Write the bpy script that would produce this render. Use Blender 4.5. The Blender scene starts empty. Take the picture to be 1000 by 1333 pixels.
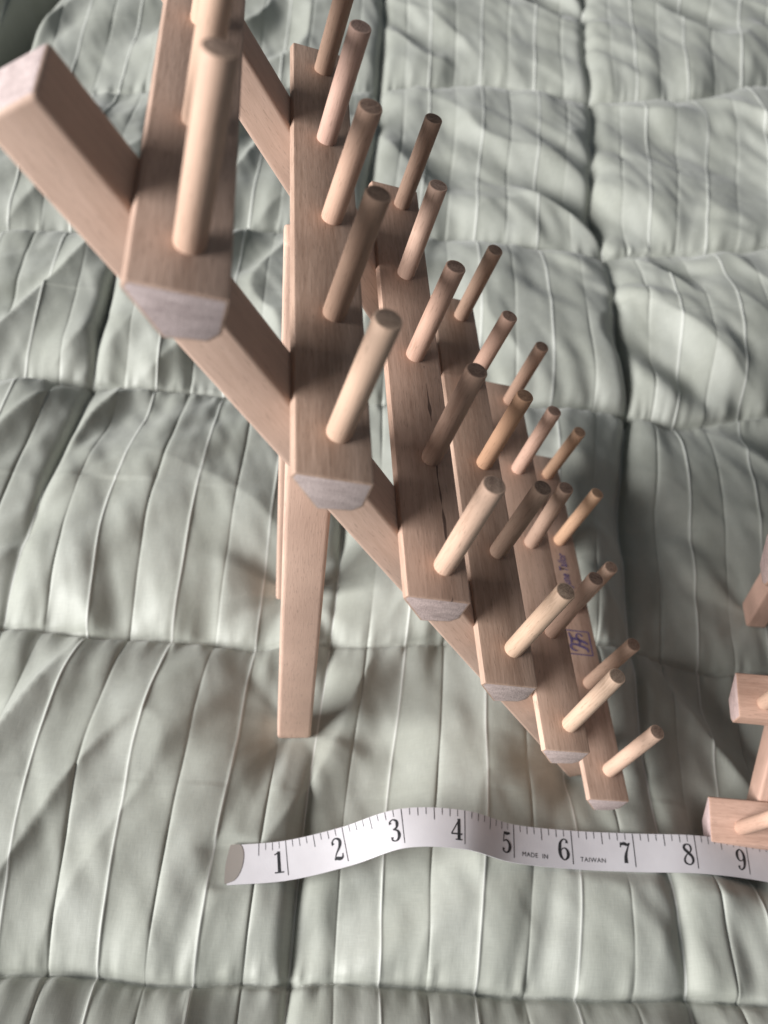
import bpy, bmesh, math, random
import numpy as np
from mathutils import Matrix, Vector

random.seed(7)
scene = bpy.context.scene
C = scene.collection
MM = 0.001

# ------------------------------------------------------------------ camera
RW = ((0.993755, -0.059611, 0.094332), (0.008329, -0.803374, -0.595416), (0.111277, 0.592483, -0.79786))
CAM = Vector((-0.127224, -0.127865, 0.390639))
cam_data = bpy.data.cameras.new('camera')
cam = bpy.data.objects.new('camera', cam_data); C.objects.link(cam)
xa, ya, za = Vector(RW[0]), -Vector(RW[1]), -Vector(RW[2])
M = Matrix((xa, ya, za)).transposed().to_4x4(); M.translation = CAM
cam.matrix_world = M
cam_data.sensor_fit = 'HORIZONTAL'; cam_data.sensor_width = 36.0
cam_data.lens = 1255.3 / 1000 * 36.0
cam_data.clip_start = 0.005; cam_data.clip_end = 50
cam_data.dof.use_dof = True
cam_data.dof.focus_distance = 0.30
cam_data.dof.aperture_fstop = 21.0
scene.camera = cam
scene.render.resolution_x, scene.render.resolution_y = 768, 1024

# ------------------------------------------------------------------ light: a dim room and one window on the left
world = bpy.data.worlds.new('World'); scene.world = world; world.use_nodes = True
bg = world.node_tree.nodes['Background']
bg.inputs[0].default_value = (0.80, 0.91, 1.0, 1); bg.inputs[1].default_value = 0.115
def window_light(name, loc, target, sx, sy, power, color):
    l = bpy.data.lights.new(name, 'AREA'); l.shape = 'RECTANGLE'; l.size = sx; l.size_y = sy
    l.energy = power; l.color = color
    o = bpy.data.objects.new(name, l); C.objects.link(o); o.location = loc
    o.rotation_euler = (Vector(target) - Vector(loc)).to_track_quat('-Z', 'Y').to_euler()
    return o
window_light('window_light', (-4.25, -1.30, 1.95), (0.0, 0.2, 0.03), 2.9, 1.8, 525, (1.0, 0.988, 0.98))
scene.view_settings.view_transform = 'Standard'; scene.view_settings.look = 'None'
scene.view_settings.exposure = 0.0; scene.view_settings.gamma = 1.0
scene.view_settings.use_curve_mapping = False
scene.render.engine = 'CYCLES'

# ------------------------------------------------------------------ helpers
def link(name, mesh, mats, parent=None, matrix=None):
    o = bpy.data.objects.new(name, mesh); C.objects.link(o)
    for m in (mats if isinstance(mats, (list, tuple)) else [mats]):
        if m.name not in [x.name for x in mesh.materials if x]: mesh.materials.append(m)
    if parent: o.parent = parent
    if matrix is not None: o.matrix_local = matrix
    return o
def tag(o, label, cat, group=None):
    o['label'] = label; o['category'] = cat
    if group: o['group'] = group
def to_mesh(name, bm, smooth=True, angle=40):
    me = bpy.data.meshes.new(name); bm.normal_update(); bm.to_mesh(me); bm.free()
    if smooth:
        me.polygons.foreach_set('use_smooth', [True] * len(me.polygons))
        me.set_sharp_from_angle(angle=math.radians(angle))
    return me

# ------------------------------------------------------------------ materials
class NT:
    def __init__(s, name):
        s.m = bpy.data.materials.new(name); s.m.use_nodes = True
        s.t = s.m.node_tree; s.p = s.t.nodes['Principled BSDF']
    def n(s, kind, **kw):
        x = s.t.nodes.new(kind)
        for k, v in kw.items(): setattr(x, k, v)
        return x
    def put(s, sock, v):
        if isinstance(v, bpy.types.NodeSocket): s.t.links.new(v, sock)
        else: sock.default_value = v
    def math(s, op, a, b=0.0, c=None):
        x = s.n('ShaderNodeMath', operation=op); s.put(x.inputs[0], a); s.put(x.inputs[1], b)
        if c is not None: s.put(x.inputs[2], c)
        return x.outputs[0]
    def vmath(s, op, a, b):
        x = s.n('ShaderNodeVectorMath', operation=op); s.put(x.inputs[0], a); s.put(x.inputs[1], b); return x.outputs[0]
    def noise(s, vec, scale, detail=3, rough=0.55, dist=0.0):
        x = s.n('ShaderNodeTexNoise'); s.put(x.inputs['Vector'], vec); x.inputs['Scale'].default_value = scale
        x.inputs['Detail'].default_value = detail; x.inputs['Roughness'].default_value = rough
        x.inputs['Distortion'].default_value = dist
        return x.outputs['Fac']
    def ramp(s, fac, stops):
        x = s.n('ShaderNodeValToRGB'); s.put(x.inputs[0], fac); e = x.color_ramp.elements
        while len(e) < len(stops): e.new(0.5)
        for q, (p, c) in zip(e, stops):
            q.position = p; q.color = c if len(c) == 4 else (*c, 1)
        return x.outputs[0]
    def mix(s, fac, a, b, mode='MIX'):
        x = s.n('ShaderNodeMix', data_type='RGBA', blend_type=mode); s.put(x.inputs[0], fac)
        s.put(x.inputs[6], a); s.put(x.inputs[7], b); return x.outputs[2]
    def bump(s, h, strength, dist, normal=None):
        x = s.n('ShaderNodeBump'); x.inputs['Strength'].default_value = strength; x.inputs['Distance'].default_value = dist
        s.put(x.inputs['Height'], h)
        if normal: s.put(x.inputs['Normal'], normal)
        return x.outputs[0]

def wood(name, axis, light, dark, fibre=0.5, cracks=False):
    """pale unfinished hardwood, fibres along local axis 0, 1 or 2"""
    q = NT(name)
    tc = q.n('ShaderNodeTexCoord'); oi = q.n('ShaderNodeObjectInfo')
    off = q.vmath('MULTIPLY', oi.outputs['Random'], (3.1, 1.7, 2.3))
    co = q.vmath('ADD', tc.outputs['Object'], off)
    lo, hi = 0.09, 1.0
    sc = [hi, hi, hi]; sc[axis] = lo
    st = q.vmath('MULTIPLY', co, tuple(sc))
    sc2 = [hi, hi, hi]; sc2[axis] = 0.02
    st2 = q.vmath('MULTIPLY', co, tuple(sc2))
    broad = q.noise(st2, 160, 3, 0.6, 0.4)           # growth rings seen on the long faces
    fine = q.noise(st, 1500, 3, 0.6)                 # fibres
    pore = q.noise(st, 2600, 2, 0.5)
    blot = q.noise(co, 45, 2, 0.5)
    f = q.math('ADD', q.math('MULTIPLY', broad, 0.62), q.math('MULTIPLY', fine, fibre * 0.8))
    col = q.ramp(f, [(0.34, dark), (0.62, light)])
    col = q.mix(q.math('MULTIPLY', q.math('GREATER_THAN', pore, 0.66), 0.35), col, tuple(x * 0.45 for x in dark) + (1,))
    col = q.mix(0.5, col, q.ramp(blot, [(0.3, (0.80, 0.76, 0.74)), (0.7, (1.12, 1.1, 1.08))]), 'MULTIPLY')
    col = q.mix(1.0, col, oi.outputs['Color'], 'MULTIPLY')
    if cracks:
        s = q.n('ShaderNodeSeparateXYZ'); q.put(s.inputs[0], tc.outputs['Object'])
        wob = q.noise(tc.outputs['Object'], 22, 3)
        brk = q.noise(q.vmath('MULTIPLY', tc.outputs['Object'], (0.2, 1, 0.2)), 70, 2)
        dx = q.math('ABSOLUTE', q.math('SUBTRACT', s.outputs[0], q.math('ADD', -0.0052, q.math('MULTIPLY', wob, 0.0035))))
        wid = q.math('MULTIPLY', q.math('MAXIMUM', q.math('SUBTRACT', brk, 0.40), 0.0), 0.0026)
        near = q.math('LESS_THAN', s.outputs[1], 0.085)
        k = q.math('MULTIPLY', q.math('LESS_THAN', dx, wid), near)
        col = q.mix(q.math('MULTIPLY', k, 0.8), col, (0.06, 0.035, 0.028, 1))
    q.put(q.p.inputs['Base Color'], col)
    q.p.inputs['Roughness'].default_value = 0.62
    q.p.inputs['Specular IOR Level'].default_value = 0.3
    b = q.math('ADD', q.math('MULTIPLY', fine, 0.7), q.math('MULTIPLY', pore, 0.5))
    q.put(q.p.inputs['Normal'], q.bump(b, 0.35, 0.0002))
    return q.m
def end_grain(name, light, dark, ringscale=1.0):
    q = NT(name)
    tc = q.n('ShaderNodeTexCoord'); oi = q.n('ShaderNodeObjectInfo')
    co = q.vmath('ADD', tc.outputs['Object'], q.vmath('MULTIPLY', oi.outputs['Random'], (0.9, 0.7, 0.5)))
    r1 = q.noise(q.vmath('MULTIPLY', co, (0.35, 1, 1.2)), 420 * ringscale, 3, 0.6, 0.6)
    r2 = q.noise(co, 2600, 2, 0.6)
    f = q.math('ADD', q.math('MULTIPLY', r1, 0.5), q.math('MULTIPLY', r2, 0.5))
    col = q.ramp(f, [(0.38, dark), (0.60, light)])
    speck = q.noise(co, 3800, 1)
    col = q.mix(q.math('MULTIPLY', q.math('GREATER_THAN', speck, 0.60), 0.45), col, tuple(x * 0.5 for x in dark) + (1,))
    col = q.mix(1.0, col, oi.outputs['Color'], 'MULTIPLY')
    q.put(q.p.inputs['Base Color'], col); q.p.inputs['Roughness'].default_value = 0.8
    q.p.inputs['Specular IOR Level'].default_value = 0.2
    q.put(q.p.inputs['Normal'], q.bump(r2, 0.6, 0.0003))
    return q.m
WL, WD = (0.595, 0.435, 0.348), (0.38, 0.26, 0.198)
M_SLAT = wood('slat_wood', 1, WL, WD)
M_SLAT_C = wood('slat_wood_cracked', 1, WL, WD, cracks=True)
M_RAIL = wood('rail_wood', 0, (0.585, 0.43, 0.35), (0.48, 0.342, 0.27))
M_LEG = wood('leg_wood', 2, (0.63, 0.46, 0.375), (0.50, 0.35, 0.28), 0.9)
M_PEG = wood('peg_wood', 2, (0.555, 0.422, 0.35), (0.38, 0.27, 0.212), 0.9)
M_END = end_grain('slat_end_grain', (0.68, 0.575, 0.56), (0.44, 0.36, 0.35))
M_PEND = end_grain('peg_end_grain', (0.42, 0.33, 0.28), (0.20, 0.145, 0.12), 1.6)

def ink(name, col, rough=0.6):
    q = NT(name); tc = q.n('ShaderNodeTexCoord')
    n = q.noise(tc.outputs['Object'], 1800, 2)
    q.put(q.p.inputs['Base Color'], q.ramp(n, [(0.3, col), (0.75, tuple(min(1, c * 1.9 + 0.03) for c in col))]))
    q.p.inputs['Roughness'].default_value = rough; q.p.inputs['Specular IOR Level'].default_value = 0.2
    return q.m
M_STAMP = ink('violet_stamp_ink', (0.10, 0.075, 0.16))
M_BLACK = ink('black_tape_ink', (0.012, 0.012, 0.014), 0.45)

# ------------------------------------------------------------------ quilt
# where pleat lines (u) and quilting seams (v) run over the bed, in mm
UC=[(0,-226,-32),(0,-226,12),(0,-222,48),(0,-211,92),(0,-210,147),(0,-203,177),(0,-193,235),(0,-191,270),(1,-191,-48),(1,-187,2),(1,-184,44),(1,-174,90),(1,-169,133),(1,-165,169),(1,-157,230),(2,-156,-52),(2,-151,-15),(2,-143,28),(2,-136,83),(3,-121,-55),(3,-117,-17),(3,-111,32),(3,-102,88),(3,-43,660),(3,-59,485),(4,-88,-57),(4,-85,-14),(4,-81,15),(4,-5,691),(4,-14,570),(5,-52,-61),(5,-45,-14),(5,-41,7),(5,-35,59),(5,42,697),(5,27,575),(5,7,436),(6,-15,-64),(6,-8,-20),(6,26,236),(6,32,280),(6,41,381),(6,69,576),(6,89,704),(7,30,-66),(7,78,241),(7,88,374),(7,113,556),(7,132,710),(8,64,12),(8,75,65),(8,82,98),(8,99,236),(8,117,379),(8,146,544),(8,169,715),(9,142,239),(9,155,316),(9,156,380),(9,196,535),(9,190,569),(9,221,722),(10,241,584),(10,276,730),(-1,-248,112),(-1,-243,132),(-1,-236,180),(-1,-228,228)]
VC=[(0,-224,-46),(0,-208,-47),(0,-191,-48),(0,-172,-52),(0,-156,-53),(0,-121,-55),(0,-106,-54),(0,-88,-57),(0,-52,-61),(0,-15,-64),(0,4,-66),(0,30,-66),(0,58,-70),(1,-244,98),(1,-228,97),(1,-209,93),(1,-193,91),(1,-174,90),(1,-154,89),(1,-140,86),(1,-127,87),(1,-97,86),(1,60,84),(1,77,79),(1,104,78),(2,-274,246),(2,-256,247),(2,-230,246),(2,-208,245),(2,-189,241),(2,-173,242),(2,25,239),(2,77,239),(2,98,231),(2,154,239),(3,-294,367),(3,-263,369),(3,-236,371),(3,10,383),(3,41,379),(3,88,374),(3,117,379),(3,156,380),(3,199,384),(4,-44,562),(4,35,575),(4,68,570),(4,114,559),(4,141,559),(4,188,564),(4,265,595)]
def tps(ctrl, lam):
    c = np.array(ctrl, float); P = c[:, 1:] / 300.0; f = c[:, 0]; n = len(c)
    ph = lambda d2: np.where(d2 > 1e-12, 0.5 * d2 * np.log(np.maximum(d2, 1e-12)), 0)
    d2 = ((P[:, None] - P[None]) ** 2).sum(-1)
    A = np.zeros((n + 3, n + 3)); A[:n, :n] = ph(d2) + lam * np.eye(n)
    A[:n, n] = 1; A[:n, n + 1:] = P; A[n, :n] = 1; A[n + 1:, :n] = P.T
    w = np.linalg.solve(A, np.concatenate([f, np.zeros(3)]))
    def ev(X, Y):
        X = X / 300.0; Y = Y / 300.0
        d2 = (X[..., None] - P[:, 0]) ** 2 + (Y[..., None] - P[:, 1]) ** 2
        return ph(d2) @ w[:n] + w[n] + w[n + 1] * X + w[n + 2] * Y
    return ev
fu, fv = tps(UC, 0.004), tps(VC, 0.002)
rng = np.random.RandomState(11)
TAB = rng.rand(256, 256)
def vnoise(x, y):
    xi = np.floor(x).astype(int); yi = np.floor(y).astype(int); fx = x - xi; fy = y - yi
    fx = fx * fx * fx * (fx * (fx * 6 - 15) + 10); fy = fy * fy * fy * (fy * (fy * 6 - 15) + 10)
    g = lambda a, b: TAB[a & 255, b & 255]
    return ((g(xi, yi) * (1 - fx) + g(xi + 1, yi) * fx) * (1 - fy) + (g(xi, yi + 1) * (1 - fx) + g(xi + 1, yi + 1) * fx) * fy) * 2 - 1
def cubic_up(T, xs, axis):
    T = np.moveaxis(T, axis, 0); n = T.shape[0]
    i = np.clip(np.floor(xs).astype(int), 0, n - 2); t = (xs - i).reshape(-1, *([1] * (T.ndim - 1)))
    p = lambda k: T[np.clip(i + k, 0, n - 1)]
    p0, p1, p2, p3 = p(-1), p(0), p(1), p(2)
    r = 0.5 * (2 * p1 + (p2 - p0) * t + (2 * p0 - 5 * p1 + 4 * p2 - p3) * t ** 2 + (3 * p1 - p0 - 3 * p2 + p3) * t ** 3)
    return np.moveaxis(r, 0, axis)
U0, U1, V0, V1 = -6, 14, -1.2, 6.4
cu = np.arange(U0, U1 + 0.01, 0.5); cv = np.arange(V0, V1 + 0.01, 0.2)
GU, GV = np.meshgrid(cu, cv, indexing='ij')
X = -225 + 36.0 * GU + 12 * GV; Y = -55 + 150.0 * GV
for _ in range(40):
    e = 2.0
    a, b = fu(X, Y) - GU, fv(X, Y) - GV
    ux, uy = (fu(X + e, Y) - fu(X - e, Y)) / (2 * e), (fu(X, Y + e) - fu(X, Y - e)) / (2 * e)
    vx, vy = (fv(X + e, Y) - fv(X - e, Y)) / (2 * e), (fv(X, Y + e) - fv(X, Y - e)) / (2 * e)
    det = ux * vy - uy * vx; det = np.where(np.abs(det) < 4e-5, 4e-5, det)
    X = X - 0.5 * np.clip((a * vy - b * uy) / det, -60, 60); Y = Y - 0.5 * np.clip((b * ux - a * vx) / det, -60, 60)
half = np.array([0, .02, .045, .08, .13, .2, .28, .37, .46, .54, .63, .72, .80, .87, .92, .955, .98]) * 0.5
us = np.concatenate([U0 + 0.5 * k + half for k in range(int((U1 - U0) * 2))] + [[U1]])
nv = 980
vs = np.linspace(V0, V1, nv)
XX = cubic_up(cubic_up(X, (us - U0) / 0.5, 0), (vs - V0) / 0.2, 1)
YY = cubic_up(cubic_up(Y, (us - U0) / 0.5, 0), (vs - V0) / 0.2, 1)
UU, VV = np.meshgrid(us, vs, indexing='ij')
um, vm = UU * 37.0, VV * 148.0                                     # cloth millimetres
def sm(a, b, x):
    t = np.clip((x - a) / (b - a), 0, 1); return t * t * (3 - 2 * t)
vi = np.round(VV); dv = np.abs(VV - vi) * 148.0
ui = np.round((UU - 3) / 4) * 4 + 3; dus = np.abs(UU - ui) * 37.0
side = np.sign(VV - vi)
seamwob = 1.2 * vnoise(um / 22 + 5, vi * 7.3)
dvs = np.abs((VV - vi) * 148.0 + seamwob)
Z = 13.0 * (1 - np.exp(-(dvs / 15.0) ** 0.9)) * (1 - 0.45 * np.exp(-(dus / 11.0) ** 1.2))
Z -= 2.0 * np.exp(-(dvs / 1.3) ** 2)
Z += 1.3 * np.exp(-(dvs / 6.0) ** 1.5) * (1 - np.exp(-dvs / 0.8)) * (vnoise(um / 2.8, vi * 3 + side * 4.7) + 0.6 * vnoise(um / 5.5, vi * 5 + side * 2.7))
far = sm(150, 420, YY)
# gathers that run out of each stitched seam
gx = um + 0.30 * (VV - vi) * 148.0 * side * vnoise(um / 60, vi * 3.1 + side * 9)
Z += (1 - 0.45 * sm(20, -60, YY)) * np.exp(-dvs / 30.0) * (1 - np.exp(-dvs / 3.5)) * (4.8 * vnoise(gx / 17.0, vi * 5.7 + side * 3.3) + 1.6 * (1 - 0.6 * far) * vnoise(gx / 6.5, vi * 2.9 + side * 7.1))
# strips between pleat lines, each a little domed; a fine ridge on one line, a crease on the next
fr = UU * 2 - np.floor(UU * 2)
strip = np.floor(UU * 2)
amp = 0.9 + 0.5 * vnoise(strip * 3.7, vm / 70)
Z += amp * 0.25 * np.sin(np.pi * fr) ** 0.8
di = np.abs(UU - np.round(UU)) * 37.0
dh = np.abs(UU - np.floor(UU) - 0.5) * 37.0
Z += (0.55 + 0.3 * vnoise(np.round(UU) * 3.1, vm / 40)) * np.exp(-(di / 0.55) ** 2)
Z -= (0.62 + 0.62 * vnoise(np.floor(UU) * 2.3 + 40, vm / 35)) * np.exp(-(dh / 0.65)) * (1 - 0.5 * far)
# tilt of neighbouring strips, which makes them take the light differently
Z += 0.4 * (fr - 0.5) * (vnoise(strip * 5.3 + 9, vm / 90 + 3))
# folds across the boxes
def folds(ang, wl, ln, seed, warp=22):
    c, s = math.cos(ang), math.sin(ang)
    wx = XX + warp * vnoise(XX / 95 + seed, YY / 95 + 2); wy = YY + warp * vnoise(XX / 95 + 31, YY / 95 + seed)
    a, b = (wx * c + wy * s) / wl, (-wx * s + wy * c) / ln
    return vnoise(a + seed, b + seed * 2)
wr = sm(-120, 60, XX)                                              # left part: folds lean one way, right part the other
fl = folds(math.radians(-32), 34, 110, 3) * (1 - wr) + folds(math.radians(40), 36, 125, 8) * wr
fl2 = folds(math.radians(-50), 16, 55, 13) * (1 - wr) + folds(math.radians(52), 17, 60, 17) * wr
calm = 1 - 0.1 * sm(-30, -70, YY)                                 # flatter cloth at the near edge
inb = (1 - np.exp(-dvs / 14.0))
near = 1 - sm(-20, 60, YY)
Z += calm * inb * (5.4 * (1 - 2 * np.abs(fl)) + 7.0 * fl + 2.4 * (1 - 0.45 * near) * fl2)
fine = folds(math.radians(20), 6.5, 22, 23, 10)
Z += 0.45 * fine * inb
# box seams that run lengthwise: deep creases
crease = (0.55 + 0.45 * vnoise(ui * 1.9, vm / 60)) * (0.55 + 0.6 * sm(0.6, 2.2, VV))
Z -= 11.0 * crease * np.exp(-(dus / 2.6) ** 1.2)
# broad lie of the bed
Z += 5.0 * vnoise(XX / 230 + 4, YY / 230 + 9)
Z -= 17.0 * sm(22, 70, XX) * (1 - sm(150, 300, YY)) * sm(-28, -4, YY)
# deep valley beside the far left edge
ax, ay, bx_, by_ = -317., 661., -337., 540.
dl = ((XX - ax) * (by_ - ay) - (YY - ay) * (bx_ - ax)) / math.hypot(bx_ - ax, by_ - ay)
Z -= 150 * np.exp(-(np.abs(dl) / 16) ** 3) * sm(430, 540, YY)
# dents under the feet
def dent(x, y, z0, rx, ry, spread):
    global Z
    ddx, ddy = XX - x, YY - y
    r = np.sqrt((np.maximum(np.abs(ddx) - rx, 0)) ** 2 + (np.maximum(np.abs(ddy) - ry, 0)) ** 2)
    phi = np.arctan2(ddy, ddx)
    k = np.exp(-(r / spread) ** 1.4)
    fold = 2.4 * np.exp(-((r - spread) / (spread * 0.8)) ** 2) * vnoise(np.cos(phi) * 2.6 + x, np.sin(phi) * 2.6 + y)
    Z = Z * (1 - k) + (z0 - 0.4) * k + fold
R2 = (52.24, -1.06, -14.9, -1.71983, -0.03207, 0.06976)
def r2pt(x, y):
    c, s = math.cos(R2[3]), math.sin(R2[3]); return c * x - s * y + R2[0], s * x + c * y + R2[1]
for (x, y, rx, ry, sp) in ((-118.7, 46.5, 6.5, 5.5, 20), (-118.7, 115.5, 6.5, 5.5, 22), (2, 28.5, 5, 8, 18), (2, 137, 5, 9, 20)):
    dent(x, y, 0.0, rx, ry, sp)
    x2, y2 = r2pt(x, y)
    dent(x2, y2, R2[2] + (2.1 if x > -50 else -1.2), ry, rx, sp)
# the tape presses the cloth flat where it lies
txs = np.array([-166, -143.6, -121.8, -99.8, -78.7, -55.3, -34.9, -10.7, 14.9, 40.7, 63.9, 88, 112, 136.])
tys = np.array([-15.2, -14.6, -14.3, -11.6, -8.9, -10.1, -13, -14.6, -15.9, -17, -18.6, -22, -26, -31.])
tzs = np.array([12, 11.5, 14, 20, 31, 31, 22, 17, 15, 14, 9, 4, 1, 0.])
off = np.abs(YY - np.interp(XX, txs, tys)) - 7.0
lim = np.interp(XX, txs, tzs) - 1.6 + np.maximum(off, 0) * 0.55 + 60 * (sm(-146, -215, XX) + sm(125, 150, XX))
dd = Z - lim; Z = Z - 0.5 * (dd + np.sqrt(dd * dd + 1.0))
nu = len(us)
co = np.stack([XX, YY, Z], -1).reshape(-1, 3) * MM
idx = np.arange(nu * nv).reshape(nu, nv)
quads = np.stack([idx[:-1, :-1], idx[1:, :-1], idx[1:, 1:], idx[:-1, 1:]], -1).reshape(-1, 4)
me = bpy.data.meshes.new('quilt')
me.vertices.add(len(co)); me.vertices.foreach_set('co', co.astype(np.float32).ravel())
me.loops.add(quads.size); me.loops.foreach_set('vertex_index', quads.astype(np.int32).ravel())
me.polygons.add(len(quads)); me.polygons.foreach_set('loop_start', np.arange(0, quads.size, 4, dtype=np.int32))
me.polygons.foreach_set('use_smooth', np.ones(len(quads), bool))
me.update(calc_edges=True)
uvl = me.uv_layers.new(name='cloth')
uvs = np.stack([UU.ravel(), VV.ravel()], -1)[quads.ravel()]
uvl.data.foreach_set('uv', uvs.astype(np.float32).ravel())

q = NT('sage_cotton_sateen')
tc = q.n('ShaderNodeTexCoord'); sp = q.n('ShaderNodeSeparateXYZ'); q.put(sp.inputs[0], tc.outputs['UV'])
u_, v_ = sp.outputs[0], sp.outputs[1]
cm = q.n('ShaderNodeCombineXYZ'); q.put(cm.inputs[0], q.math('MULTIPLY', u_, 0.037)); q.put(cm.inputs[1], q.math('MULTIPLY', v_, 0.148))
cloth = cm.outputs[0]
stripe = q.math('GREATER_THAN', q.math('FRACT', u_), 0.5)          # satin-faced strip / plain strip
blot = q.noise(cloth, 38, 3, 0.55)
wv1 = q.noise(q.vmath('MULTIPLY', cloth, (1, 0.07, 1)), 2600, 2)
wv2 = q.noise(q.vmath('MULTIPLY', cloth, (0.07, 1, 1)), 2600, 2)
col = q.mix(stripe, (0.375, 0.388, 0.346, 1), (0.413, 0.426, 0.385, 1))
col = q.mix(1.0, col, q.ramp(blot, [(0.3, (0.92, 0.92, 0.90)), (0.7, (1.05, 1.05, 1.05))]), 'MULTIPLY')
wv = q.math('ADD', q.math('MULTIPLY', wv1, 0.5), q.math('MULTIPLY', wv2, 0.5))
col = q.mix(0.8, col, q.ramp(wv, [(0.3, (0.86, 0.86, 0.86)), (0.7, (1.08, 1.08, 1.08))]), 'MULTIPLY')
# corded ridge is a paler thread
rd = q.math('ABSOLUTE', q.math('SUBTRACT', u_, q.math('ROUND', u_)))
cord = q.math('LESS_THAN', rd, 0.012)
col = q.mix(q.math('MULTIPLY', cord, 0.75), col, (0.64, 0.65, 0.61, 1))
q.put(q.p.inputs['Base Color'], col)
q.put(q.p.inputs['Roughness'], q.math('MULTIPLY_ADD', stripe, -0.10, 0.62))
q.p.inputs['Specular IOR Level'].default_value = 0.35
q.p.inputs['Sheen Weight'].default_value = 0.25; q.p.inputs['Sheen Roughness'].default_value = 0.4
wr_ = q.noise(q.vmath('MULTIPLY', cloth, (1, 0.6, 1)), 90, 4, 0.6, 0.2)
nb = q.bump(wr_, 0.16, 0.0016)
q.put(q.p.inputs['Normal'], q.bump(wv, 0.25, 0.00025, nb))
M_CLOTH = q.m
quilt = link('quilt', me, M_CLOTH)
tag(quilt, 'pale sage green quilted bedspread with corded stripes and puckered seams', 'quilt')

def surf(u, v):
    """height of the cloth at cloth coordinates"""
    i = int(np.clip(np.searchsorted(us, u), 0, nu - 1)); j = int(np.clip(round((v - V0) / (V1 - V0) * (nv - 1)), 0, nv - 1))
    return Vector(co[i * nv + j])
# running stitches along the quilting seams
q = NT('pale_sewing_thread'); q.p.inputs['Base Color'].default_value = (0.43, 0.44, 0.40, 1); q.p.inputs['Roughness'].default_value = 0.6
bm = bmesh.new()
for vk in range(0, 6):
    u = -3.0
    while u < 12:
        w0 = -1.2 * float(vnoise(np.array([u * 37.0 / 22 + 5]), np.array([vk * 7.3]))[0]) / 148.0
        a, b = surf(u, vk + w0), surf(u + 0.055, vk + w0)
        d = (b - a); s = Vector((-d.y, d.x, 0)).normalized() * 0.00016; h = Vector((0, 0, 0.0002))
        vv = [bm.verts.new(p) for p in (a - s, a + s, b + s, b - s, a * 0.7 + b * 0.3 + h - s * .5, a * 0.7 + b * 0.3 + h + s * .5, a * 0.3 + b * 0.7 + h + s * .5, a * 0.3 + b * 0.7 + h - s * .5)]
        for f in ((4, 7, 6, 5), (0, 3, 7, 4), (3, 2, 6, 7), (2, 1, 5, 6), (1, 0, 4, 5)): bm.faces.new([vv[k] for k in f])
        u += 0.085
o = link('stitching', to_mesh('stitching', bm, False), q.m, quilt); o['kind'] = 'stuff'

# ------------------------------------------------------------------ thread rack
S = 0.7855807                                                      # survey units to mm
TH, DE = 1.036546, 0.814329                                        # slope of the rails, turn of the slats against them
O2 = Vector((-32.66199, 0, 62.96886)) * MM
rv = Vector((-math.cos(TH), 0, math.sin(TH))); nv_ = Vector((math.sin(TH), 0, math.cos(TH))); yv = Vector((0, 1, 0))
ea = rv * math.cos(DE) - nv_ * math.sin(DE); eb = rv * math.sin(DE) + nv_ * math.cos(DE)
S0, D, H, W, L = -47.53 * MM, 58.33 * MM, 15.56 * MM, 175.8 * MM, 35.71 * MM
def frame(ex, ey, ez, o):
    m = Matrix((ex, ey, ez)).transposed().to_4x4(); m.translation = o; return m
def rounded_prism(profile, x0, x1, axis_map, bev, jit=0.0, seg=2, ends=None):
    """profile polygon swept along a length, edges rounded; end faces take material slot 1"""
    bm = bmesh.new(); n = len(profile)
    A = [bm.verts.new(axis_map(p, x0)) for p in profile]; B = [bm.verts.new(axis_map(p, x1)) for p in profile]
    f0 = bm.faces.new(A); f1 = bm.faces.new(B[::-1])
    for k in range(n): bm.faces.new((A[k], B[k], B[(k + 1) % n], A[(k + 1) % n]))
    bmesh.ops.recalc_face_normals(bm, faces=bm.faces)
    bmesh.ops.bevel(bm, geom=list(bm.edges), offset=bev, segments=seg, profile=0.6, affect='EDGES', clamp_overlap=True)
    ax = (Vector(axis_map(profile[0], 1)) - Vector(axis_map(profile[0], 0))).normalized()
    bm.normal_update()
    for f in bm.faces:
        if abs(f.normal.dot(ax)) > 0.97: f.material_index = 1
    return bm
SLAT = [(11.2, 0), (12.2, -2.5), (1.6, -14.9), (-8.6, -13.6), (-11.2, -10.6), (-11.1, 0)]
slat_shift = [(1.05, -0.02, 0), (0.9, -0.19, 0), (1.54, 0.33, -1.09), (0.94, 0.17, 0.62), (0.71, -0.49, -1.3), (0.15, -0.52, 0)]
# each peg: offset across the slat, distance along it (mm), lean across and along (degrees)
PEGS = [
 [(-2.2, 12.3, -1.6, 1.6), (-1.16, 50.4, -1.3, -.6), (-1, 87.5, 1.4, -2), (-.75, 124, -2.3, 2.7), (-1.84, 163.8, 1.9, -3.9)],
 [(-2.2, 9.7, .6, 2.2), (-1.89, 47.1, -.2, 2.8), (0, 87.6, 3.4, 1.1), (-.14, 125.7, -.2, 2.9), (-2.2, 165.7, 1.6, -2.3)],
 [(-2.2, 12.7, -.4, -.6), (-2.2, 49.2, .8, .1), (-2.19, 87.2, .4, .8), (-1.2, 125.7, -1.5, .5), (-2.2, 164.1, .8, -3)],
 [(-2.09, 10.4, 1.4, .3), (-1.91, 47.5, .6, 1.4), (-.44, 88.8, .3, .6), (-.37, 127.4, 2.7, -.7), (-1.86, 165.7, 1.7, -2)],
 [(-.91, 12.3, .6, -2.2), (-1.01, 50.8, .2, -.5), (-1.51, 88.5, .7, -5.8), (-.93, 124.7, 1, -4.5), (-.87, 162.2, .8, -3)],
 [(-1.12, 11.7, 1.9, 1.4), (-.2, 49.4, 1, .5), (.39, 88.4, .5, -1), (-.5, 125.7, 1, -1), (-.5, 163.8, .5, 1)]]
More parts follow.
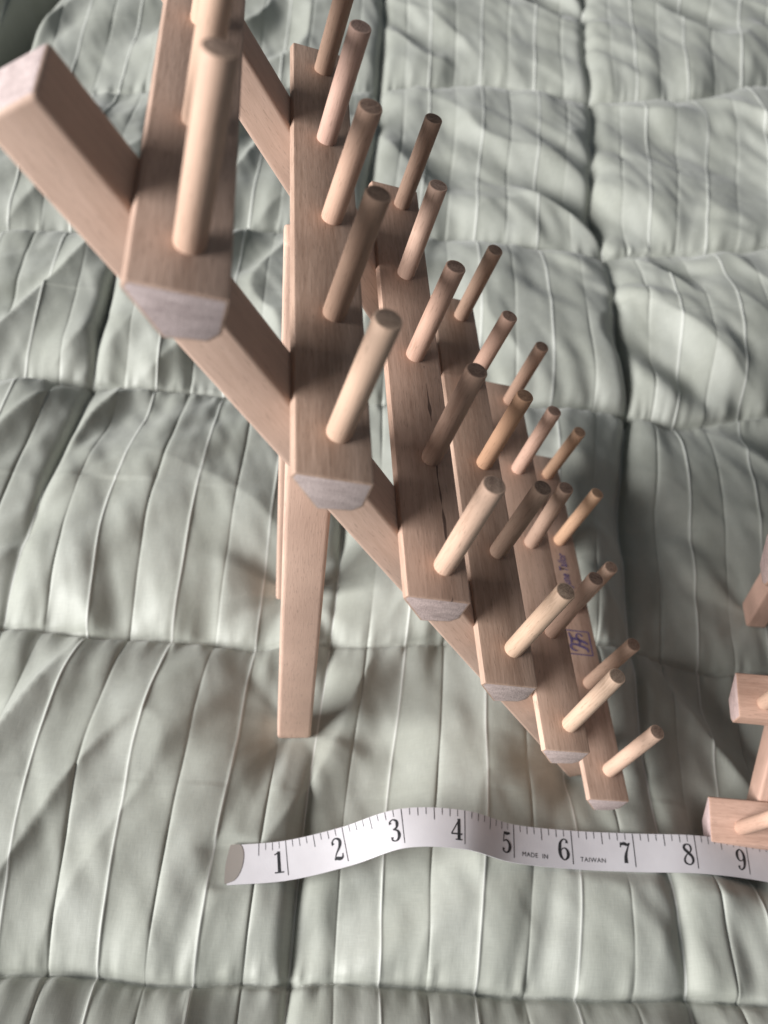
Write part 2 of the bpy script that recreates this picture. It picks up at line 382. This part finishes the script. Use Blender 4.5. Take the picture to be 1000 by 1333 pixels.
PEG_TINT = [
 [(1.06, .98, .9), (.92, .82, .74), (.95, .86, .78), (1.14, .96, .76), (1.0, .84, .68)],
 [(1.05, 1.0, .9), (.86, .76, .7), (.82, .74, .68), (1.06, .92, .86), (.9, .78, .7)],
 [(1.06, 1.0, .88), (.72, .66, .6), (1.0, .80, .62), (.96, .82, .76), (.84, .74, .66)],
 [(1.04, .96, .88), (.78, .68, .62), (.95, .82, .76), (1.04, .95, .9), (.70, .62, .56)],
 [(1.02, .95, .86), (.80, .70, .62), (1.02, .9, .82), (1.04, .92, .90), (.84, .74, .66)],
 [(1.05, .96, .88), (1.04, .95, .86), (1.06, .97, .88), (1, .9, .8), (1, .9, .8)]]
SLAT_TINT = [(1.0, .97, .96), (1.04, 1.0, .97), (.86, .83, .80), (.96, .90, .87), (.94, .92, .9), (.92, .9, .9)]

def peg_mesh():
    bm = bmesh.new(); R = 3.0 * MM; n = 28
    rings = []
    for z, rr in ((-4.0 * MM, R * .95), (-0.2 * MM, R * .94), (.35 * MM, R * .975), (.8 * MM, R), (L * .33, R * 1.006), (L * .66, R * .997), (L - .30 * MM, R), (L - .06 * MM, R - .14 * MM), (L, R - .42 * MM)):
        rings.append([bm.verts.new((rr * math.cos(2 * math.pi * k / n), rr * math.sin(2 * math.pi * k / n), z)) for k in range(n)])
    for a, b in zip(rings[:-1], rings[1:]):
        for k in range(n): bm.faces.new((a[k], a[(k + 1) % n], b[(k + 1) % n], b[k]))
    c = bm.verts.new((0, 0, L - .05 * MM))
    for k in range(n): bm.faces.new((rings[-1][k], rings[-1][(k + 1) % n], c)).material_index = 1
    bm.faces.new(rings[0][::-1])
    return to_mesh('peg', bm, True, 35)
PEG = peg_mesh()

def ribbon(bm, pts, place, z=0.0, sub=6):
    """a pen stroke with varying width: pts = (x, y, width)"""
    P = [Vector(p) for p in pts]; Q = []
    for k in range(len(P) - 1):
        p0, p1, p2, p3 = P[max(k - 1, 0)], P[k], P[k + 1], P[min(k + 2, len(P) - 1)]
        for s in range(sub + (1 if k == len(P) - 2 else 0)):
            t = s / sub
            Q.append(0.5 * (2 * p1 + (p2 - p0) * t + (2 * p0 - 5 * p1 + 4 * p2 - p3) * t * t + (3 * p1 - p0 - 3 * p2 + p3) * t ** 3))
    prev = None
    for k, c in enumerate(Q):
        a, b = Q[max(k - 1, 0)], Q[min(k + 1, len(Q) - 1)]
        d = Vector((b.x - a.x, b.y - a.y)); d = d.normalized() if d.length > 1e-9 else Vector((1, 0))
        nrm = Vector((-d.y, d.x)) * max(c.z, .01) * .5
        pr = (bm.verts.new(place(c.x + nrm.x, c.y + nrm.y, z)), bm.verts.new(place(c.x - nrm.x, c.y - nrm.y, z)))
        if prev: bm.faces.new((prev[0], prev[1], pr[1], pr[0]))
        prev = pr
def text_mesh(name, body, place, height, spacing=1.0, shear=0.0, bold=0.0):
    """built-in font outline, flat, laid with place(x, y, z); x starts at 0, cap height = height"""
    cu_ = bpy.data.curves.new(name, 'FONT'); cu_.body = body; cu_.size = 1.0; cu_.space_character = spacing; cu_.shear = shear
    cu_.resolution_u = 3; cu_.offset = bold
    t = bpy.data.objects.new(name, cu_); C.objects.link(t)
    dg = bpy.context.evaluated_depsgraph_get(); dg.update()
    m = bpy.data.meshes.new_from_object(t.evaluated_get(dg))
    bpy.data.objects.remove(t); bpy.data.curves.remove(cu_)
    k = height / 0.70
    for v in m.vertices: v.co = place(v.co.x * k, v.co.y * k, 0.0)
    m.materials.clear(); m.name = name
    return m

def make_rack():
    root = bpy.data.objects.new('thread_rack', None); C.objects.link(root)
    root.empty_display_size = 0.05
    # rails: local x up the slope, y along the slats, z outward
    for k, (y0, y1) in enumerate(((26, 47), (164, 186))):
        prof = [(y0 * S * MM, -6.2 * S * MM), (y1 * S * MM, -6.2 * S * MM), (y1 * S * MM, 9.0 * S * MM), (y0 * S * MM, 9.0 * S * MM)]
        bm = rounded_prism(prof, -88.0 * S * MM, 349 * S * MM, lambda p, x: (x, p[0], p[1]), 1.3 * MM, seg=3)
        o = link('rail', to_mesh('rail', bm), [M_RAIL, M_END], root, frame(rv, yv, nv_, O2))
        o.color = (1, .98, .97, 1)
    # legs: a little narrower at the floor
    for k, (y0, y1) in enumerate(((52, 65), (140, 153))):
        zt = 205 * MM
        bm = bmesh.new()
        dx_ = -1.0 * MM * k
        low = (-125.9 * MM + dx_, -111.6 * MM + dx_); top = (-124.6 * MM + dx_, -111.0 * MM + dx_)
        vs_ = []
        for z, (xa_, xb_) in ((0, low), (zt, top)):
            vs_.append([bm.verts.new(p) for p in ((xa_, y0 * S * MM, z), (xb_, y0 * S * MM, z), (xb_, y1 * S * MM, z), (xa_, y1 * S * MM, z))])
        bm.faces.new(vs_[0][::-1]); bm.faces.new(vs_[1])
        for j in range(4): bm.faces.new((vs_[0][j], vs_[0][(j + 1) % 4], vs_[1][(j + 1) % 4], vs_[1][j]))
        bmesh.ops.bevel(bm, geom=list(bm.edges), offset=1.5 * MM, segments=3, profile=0.6, affect='EDGES')
        o = link('leg', to_mesh('leg', bm), [M_LEG], root); o.color = (1, .96, .94, 1)
        # hinge pin through rail and leg
        bm = bmesh.new()
        r = bmesh.ops.create_cone(bm, cap_ends=True, segments=16, radius1=2.4 * MM, radius2=2.4 * MM, depth=34 * S * MM)
        yc = (0.5 * (36 + 58) if k == 0 else 0.5 * (147 + 175)) * S * MM
        pin = link('hinge_pin', to_mesh('hinge_pin', bm), [M_PEG], root,
                   Matrix.Translation((-117.8 * MM, yc, 197 * MM)) @ Matrix.Rotation(math.pi / 2, 4, 'X'))
    for i in range(6):
        sh = slat_shift[i]
        prof = [(a * S * MM, b * S * MM) for a, b in SLAT]
        y0, y1 = sh[1] * MM, W + sh[2] * MM
        bm = rounded_prism(prof, y0, y1, lambda p, x: (p[0], x, p[1]), 0.65 * MM, seg=2)
        # broken back of the slat near its sawn end: faint unevenness
        for v in bm.verts:
            v.co.z += 0.10 * MM * math.sin(v.co.y * 130 + i); v.co.x += 0.12 * MM * math.sin(v.co.y * 55 + i * 2)
        o_ = O2 + rv * (S0 + i * D) + nv_ * H + ea * sh[0] * MM
        sl = link('slat', to_mesh('slat', bm), [M_SLAT_C if i in (3,) else M_SLAT, M_END], root, frame(ea, yv, eb, o_))
        t = SLAT_TINT[i]; sl.color = (*t, 1)
        for j in range(5):
            a, y, ta, ty = PEGS[i][j]
            m = Matrix.Translation((a * MM, y * MM, 0)) @ Matrix.Rotation(math.radians(ta), 4, 'Y') @ Matrix.Rotation(math.radians(-ty), 4, 'X') @ Matrix.Rotation(random.random() * 6.28, 4, 'Z')
            pg = link('peg', PEG, [M_PEG, M_PEND], sl, m)
            pg.color = (*PEG_TINT[i][j], 1)
        if i == 0:
            zf = 0.16 * MM
            # maker's stamp, read from the near end towards the far end
            pl = lambda x, y, z: Vector((y - 2.1 * MM, 98.5 * MM + x * 0.66, zf))
            tm = text_mesh('stamped_lettering', 'June Tailor', pl, 4.3 * MM, 1.0, 0.12, 0.018)
            link('stamped_lettering', tm, M_STAMP, sl)
            bm = bmesh.new(); k = 11.6 * MM
            pl2 = lambda x, y, z: Vector((-5.9 * MM + y * k, 64.0 * MM + x * k, zf))
            for seg_ in (((0, 0), (1, 0)), ((1, 0), (1, 1)), ((1, 1), (0, 1)), ((0, 1), (0, 0))):
                ribbon(bm, [(*seg_[0], .045), (*seg_[1], .045)], pl2)
            ribbon(bm, [(.14, .62, .05), (.2, .82, .09), (.36, .86, .10), (.42, .7, .09), (.36, .42, .11), (.26, .2, .10), (.12, .16, .06)], pl2)
            ribbon(bm, [(.46, .84, .06), (.62, .78, .12), (.9, .86, .06)], pl2)
            ribbon(bm, [(.68, .8, .08), (.62, .5, .12), (.52, .2, .1), (.44, .12, .05)], pl2)
            ribbon(bm, [(.36, .5, .05), (.56, .46, .1), (.78, .56, .08), (.9, .44, .05), (.78, .3, .08)], pl2)
            link('stamped_emblem', to_mesh('stamped_emblem', bm, False), M_STAMP, sl)
    return root
rack = make_rack()
tag(rack, 'tall wooden thread rack with violet stamp on its lowest pegged slat', 'thread rack', 'pegged wooden racks on the quilt')
def copy_tree(o, parent=None):
    c = o.copy(); C.objects.link(c); c.parent = parent
    if parent is not None: c.matrix_parent_inverse = o.matrix_parent_inverse.copy()
    for ch in list(o.children):
        if not ch.name.startswith('stamped'): copy_tree(ch, c)
    return c
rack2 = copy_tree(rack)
for o in rack2.children_recursive: o.color = (o.color[0] * .93, o.color[1] * .87, o.color[2] * .87, 1)   # whole second rack tinted a little darker and pinker
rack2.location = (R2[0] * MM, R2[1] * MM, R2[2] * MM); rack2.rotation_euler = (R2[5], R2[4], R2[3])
tag(rack2, 'unstamped wooden peg rack whose lowest slat hangs over tape numbers eight and nine', 'thread rack', 'pegged wooden racks on the quilt')

# ------------------------------------------------------------------ tape measure
TP = [(-164.6, -15.2, 12), (-143.4, -14.6, 11.5), (-121.9, -14.3, 14), (-99.8, -11.6, 20), (-78.7, -8.9, 31), (-55.3, -10.1, 31), (-34.9, -13, 22), (-10.7, -14.6, 17), (14.9, -15.9, 15), (40.7, -17, 14), (63.9, -18.6, 9), (88, -22, 4), (112, -26, 1), (136, -31, 0)]
TW = 14.6
def tape_c(k):
    """centre line at inch k"""
    k = k + 1; i = int(max(0, min(len(TP) - 2, math.floor(k)))); t = k - i
    P = [Vector(TP[max(0, min(len(TP) - 1, i + q))]) for q in (-1, 0, 1, 2)]
    return 0.5 * (2 * P[1] + (P[2] - P[0]) * t + (2 * P[0] - 5 * P[1] + 4 * P[2] - P[3]) * t * t + (3 * P[1] - P[0] - 3 * P[2] + P[3]) * t ** 3)
def tape_frame(k):
    c = tape_c(k); d = (tape_c(k + .02) - tape_c(k - .02)).normalized()
    side = Vector((-d.y, d.x, 0)).normalized()
    roll = math.radians(4 + 3 * math.sin(k * 1.1))
    up = d.cross(side).normalized()
    if up.z < 0: up = -up
    side2 = side * math.cos(roll) + up * math.sin(roll); up2 = up * math.cos(roll) - side * math.sin(roll)
    return c, d, side2, up2
def on_tape(k, wq, h=0.0):
    """k inches along, wq mm across (0 = lower edge, TW = upper), h mm above the face"""
    c, d, s, u = tape_frame(k)
    return (c + s * (wq - TW / 2) + u * (h + 0.10 * math.sin(math.pi * wq / TW))) * MM
K0, K1 = -0.06, 11.6
tape = bpy.data.objects.new('tape_measure', None); C.objects.link(tape)
q = NT('white_vinyl_tape'); tc = q.n('ShaderNodeTexCoord')
n1 = q.noise(tc.outputs['Object'], 60, 3); n2 = q.noise(tc.outputs['Object'], 2200, 2)
q.put(q.p.inputs['Base Color'], q.ramp(n1, [(0.3, (0.55, 0.525, 0.548)), (0.7, (0.62, 0.60, 0.622))]))
q.p.inputs['Roughness'].default_value = 0.48; q.p.inputs['Specular IOR Level'].default_value = 0.4
q.put(q.p.inputs['Normal'], q.bump(n2, 0.15, 0.0002)); M_TAPE = q.m
q = NT('dull_metal_tip'); q.p.inputs['Base Color'].default_value = (0.36, 0.325, 0.295, 1); q.p.inputs['Metallic'].default_value = 0.4; q.p.inputs['Roughness'].default_value = 0.5
M_TIP = q.m
def sheet(k0, k1, w0, w1, nk, nw, h0, h1, cap=None):
    bm = bmesh.new(); top = []; bot = []
    for i in range(nk + 1):
        k = k0 + (k1 - k0) * i / nk; rt, rb = [], []
        for j in range(nw + 1):
            wq = w0 + (w1 - w0) * j / nw
            kk = k if cap is None else cap(i / nk, j / nw, k)
            rt.append(bm.verts.new(on_tape(kk, wq, h1))); rb.append(bm.verts.new(on_tape(kk, wq, h0)))
        top.append(rt); bot.append(rb)
    for i in range(nk):
        for j in range(nw):
            bm.faces.new((top[i][j], top[i + 1][j], top[i + 1][j + 1], top[i][j + 1]))
            bm.faces.new((bot[i][j], bot[i][j + 1], bot[i + 1][j + 1], bot[i + 1][j]))
        bm.faces.new((top[i][0], bot[i][0], bot[i + 1][0], top[i + 1][0]))
        bm.faces.new((top[i][nw], top[i + 1][nw], bot[i + 1][nw], bot[i][nw]))
    for j in range(nw):
        bm.faces.new((top[0][j], top[0][j + 1], bot[0][j + 1], bot[0][j]))
        bm.faces.new((top[nk][j], bot[nk][j], bot[nk][j + 1], top[nk][j + 1]))
    return bm
link('ribbon', to_mesh('ribbon', sheet(K0, K1, 0, TW, 240, 6, -0.42, 0.0, lambda a, b, k: k + (0.07 * b - 0.02 * math.sin(math.pi * b)) * max(0.0, 1 - a * 20)), True, 50), M_TAPE, tape)
link('metal_tip', to_mesh('metal_tip', sheet(0, 1, 0.6, TW + 0.12, 8, 18, -0.6, 0.20,
     lambda a, b, k: -0.10 + 0.10 * b - 0.03 * math.sin(math.pi * b) + a * (0.05 + 0.25 * math.sqrt(max(0, 1 - (1.9 * b - 1.0) ** 2)))), True, 40), M_TIP, tape)
bm = bmesh.new()
def tick(k, wlo, whi, th):
    P = []
    for j in range(5):
        wq = wlo + (whi - wlo) * j / 4
        P.append((bm.verts.new(on_tape(k - th / 50.8, wq, 0.06)), bm.verts.new(on_tape(k + th / 50.8, wq, 0.06))))
    for a, b in zip(P[:-1], P[1:]): bm.faces.new((a[0], a[1], b[1], b[0]))
for e in range(4, int(K1 * 8)):
    k = e / 8
    if e % 8 == 0: tick(k, 1.8, TW - 0.1, 0.34)
    elif e % 4 == 0: tick(k, TW - 4.6, TW - 0.1, 0.30)
    elif e % 2 == 0: tick(k, TW - 3.0, TW - 0.1, 0.28)
    else: tick(k, TW - 2.6, TW - 0.1, 0.26)
link('graduation_marks', to_mesh('graduation_marks', bm, False), M_BLACK, tape)
DIG = {
 1: [[(.3, .0, .17), (.3, .97, .17)], [(.06, .03, .06), (.54, .03, .06)], [(.06, .83, .05), (.2, .88, .07), (.3, .96, .05)]],
 2: [[(.13, .72, .15), (.09, .82, .10), (.16, .93, .07), (.30, .98, .07), (.46, .9, .13), (.49, .74, .17), (.40, .54, .12), (.22, .32, .07), (.09, .08, .05)],
     [(.07, .06, .08), (.2, .1, .15), (.36, .06, .16), (.5, .1, .1), (.54, .27, .05)]],
 3: [[(.13, .79, .15), (.12, .9, .08), (.28, .98, .06), (.43, .9, .12), (.46, .76, .16), (.40, .6, .1), (.22, .54, .05)],
     [(.22, .54, .05), (.43, .46, .10), (.50, .27, .17), (.42, .09, .12), (.26, .02, .06), (.1, .09, .08), (.12, .22, .15)]],
 4: [[(.42, .0, .16), (.42, .98, .15)], [(.44, .96, .06), (.04, .3, .05)], [(.02, .28, .07), (.6, .28, .07)], [(.24, .03, .05), (.6, .03, .05)]],
 5: [[(.12, .93, .10), (.3, .91, .15), (.50, .95, .09)], [(.13, .95, .06), (.10, .50, .05)],
     [(.10, .50, .05), (.26, .6, .07), (.44, .5, .13), (.50, .31, .17), (.43, .11, .12), (.27, .02, .06), (.11, .09, .08), (.13, .21, .15)]],
 6: [[(.46, .80, .14), (.46, .92, .08), (.32, .98, .06), (.15, .82, .12), (.09, .48, .17), (.13, .18, .13), (.3, .02, .06), (.46, .13, .12), (.51, .31, .16), (.45, .5, .1), (.3, .57, .05), (.13, .44, .05)]],
 7: [[(.07, .74, .05), (.09, .98, .06)], [(.08, .88, .10), (.26, .92, .16), (.40, .87, .12), (.54, .95, .06)], [(.53, .95, .05), (.38, .62, .08), (.29, .32, .15), (.28, .02, .18)]],
 8: [[(.3, .98, .06), (.14, .9, .11), (.13, .74, .14), (.3, .57, .15), (.47, .4, .14), (.51, .21, .13), (.42, .06, .08), (.28, .02, .06), (.11, .1, .10), (.08, .26, .10), (.2, .46, .06), (.4, .6, .06), (.47, .78, .10), (.42, .92, .08), (.3, .98, .06)]],
 9: [[(.14, .20, .14), (.14, .08, .08), (.28, .02, .06), (.45, .18, .12), (.51, .52, .17), (.47, .82, .13), (.3, .98, .06), (.14, .87, .12), (.09, .69, .16), (.15, .5, .1), (.3, .43, .05), (.47, .56, .05)]],
}
for dgt, strokes in DIG.items():
    bm = bmesh.new(); hh = 8.2
    for z, s in enumerate(strokes):
        ribbon(bm, s, lambda x, y, zz, z=z: on_tape(dgt - (0.60 - x) * hh / 25.4 - 0.045, 3.0 + y * hh, 0.06 + 0.012 * z))
    link('numeral', to_mesh('numeral', bm, False), M_BLACK, tape)
for body, k in (('MADE  IN', 5.14), ('TAIWAN', 6.12)):
    tm = text_mesh('small_lettering', body, lambda x, y, z, k=k: on_tape(k + x / 25.4, 3.0 + y, 0.06), 1.75, 1.08)
    link('small_lettering', tm, M_BLACK, tape)
tag(tape, 'white tape measure with black inch numbers lying wavy across the quilt', 'tape measure')
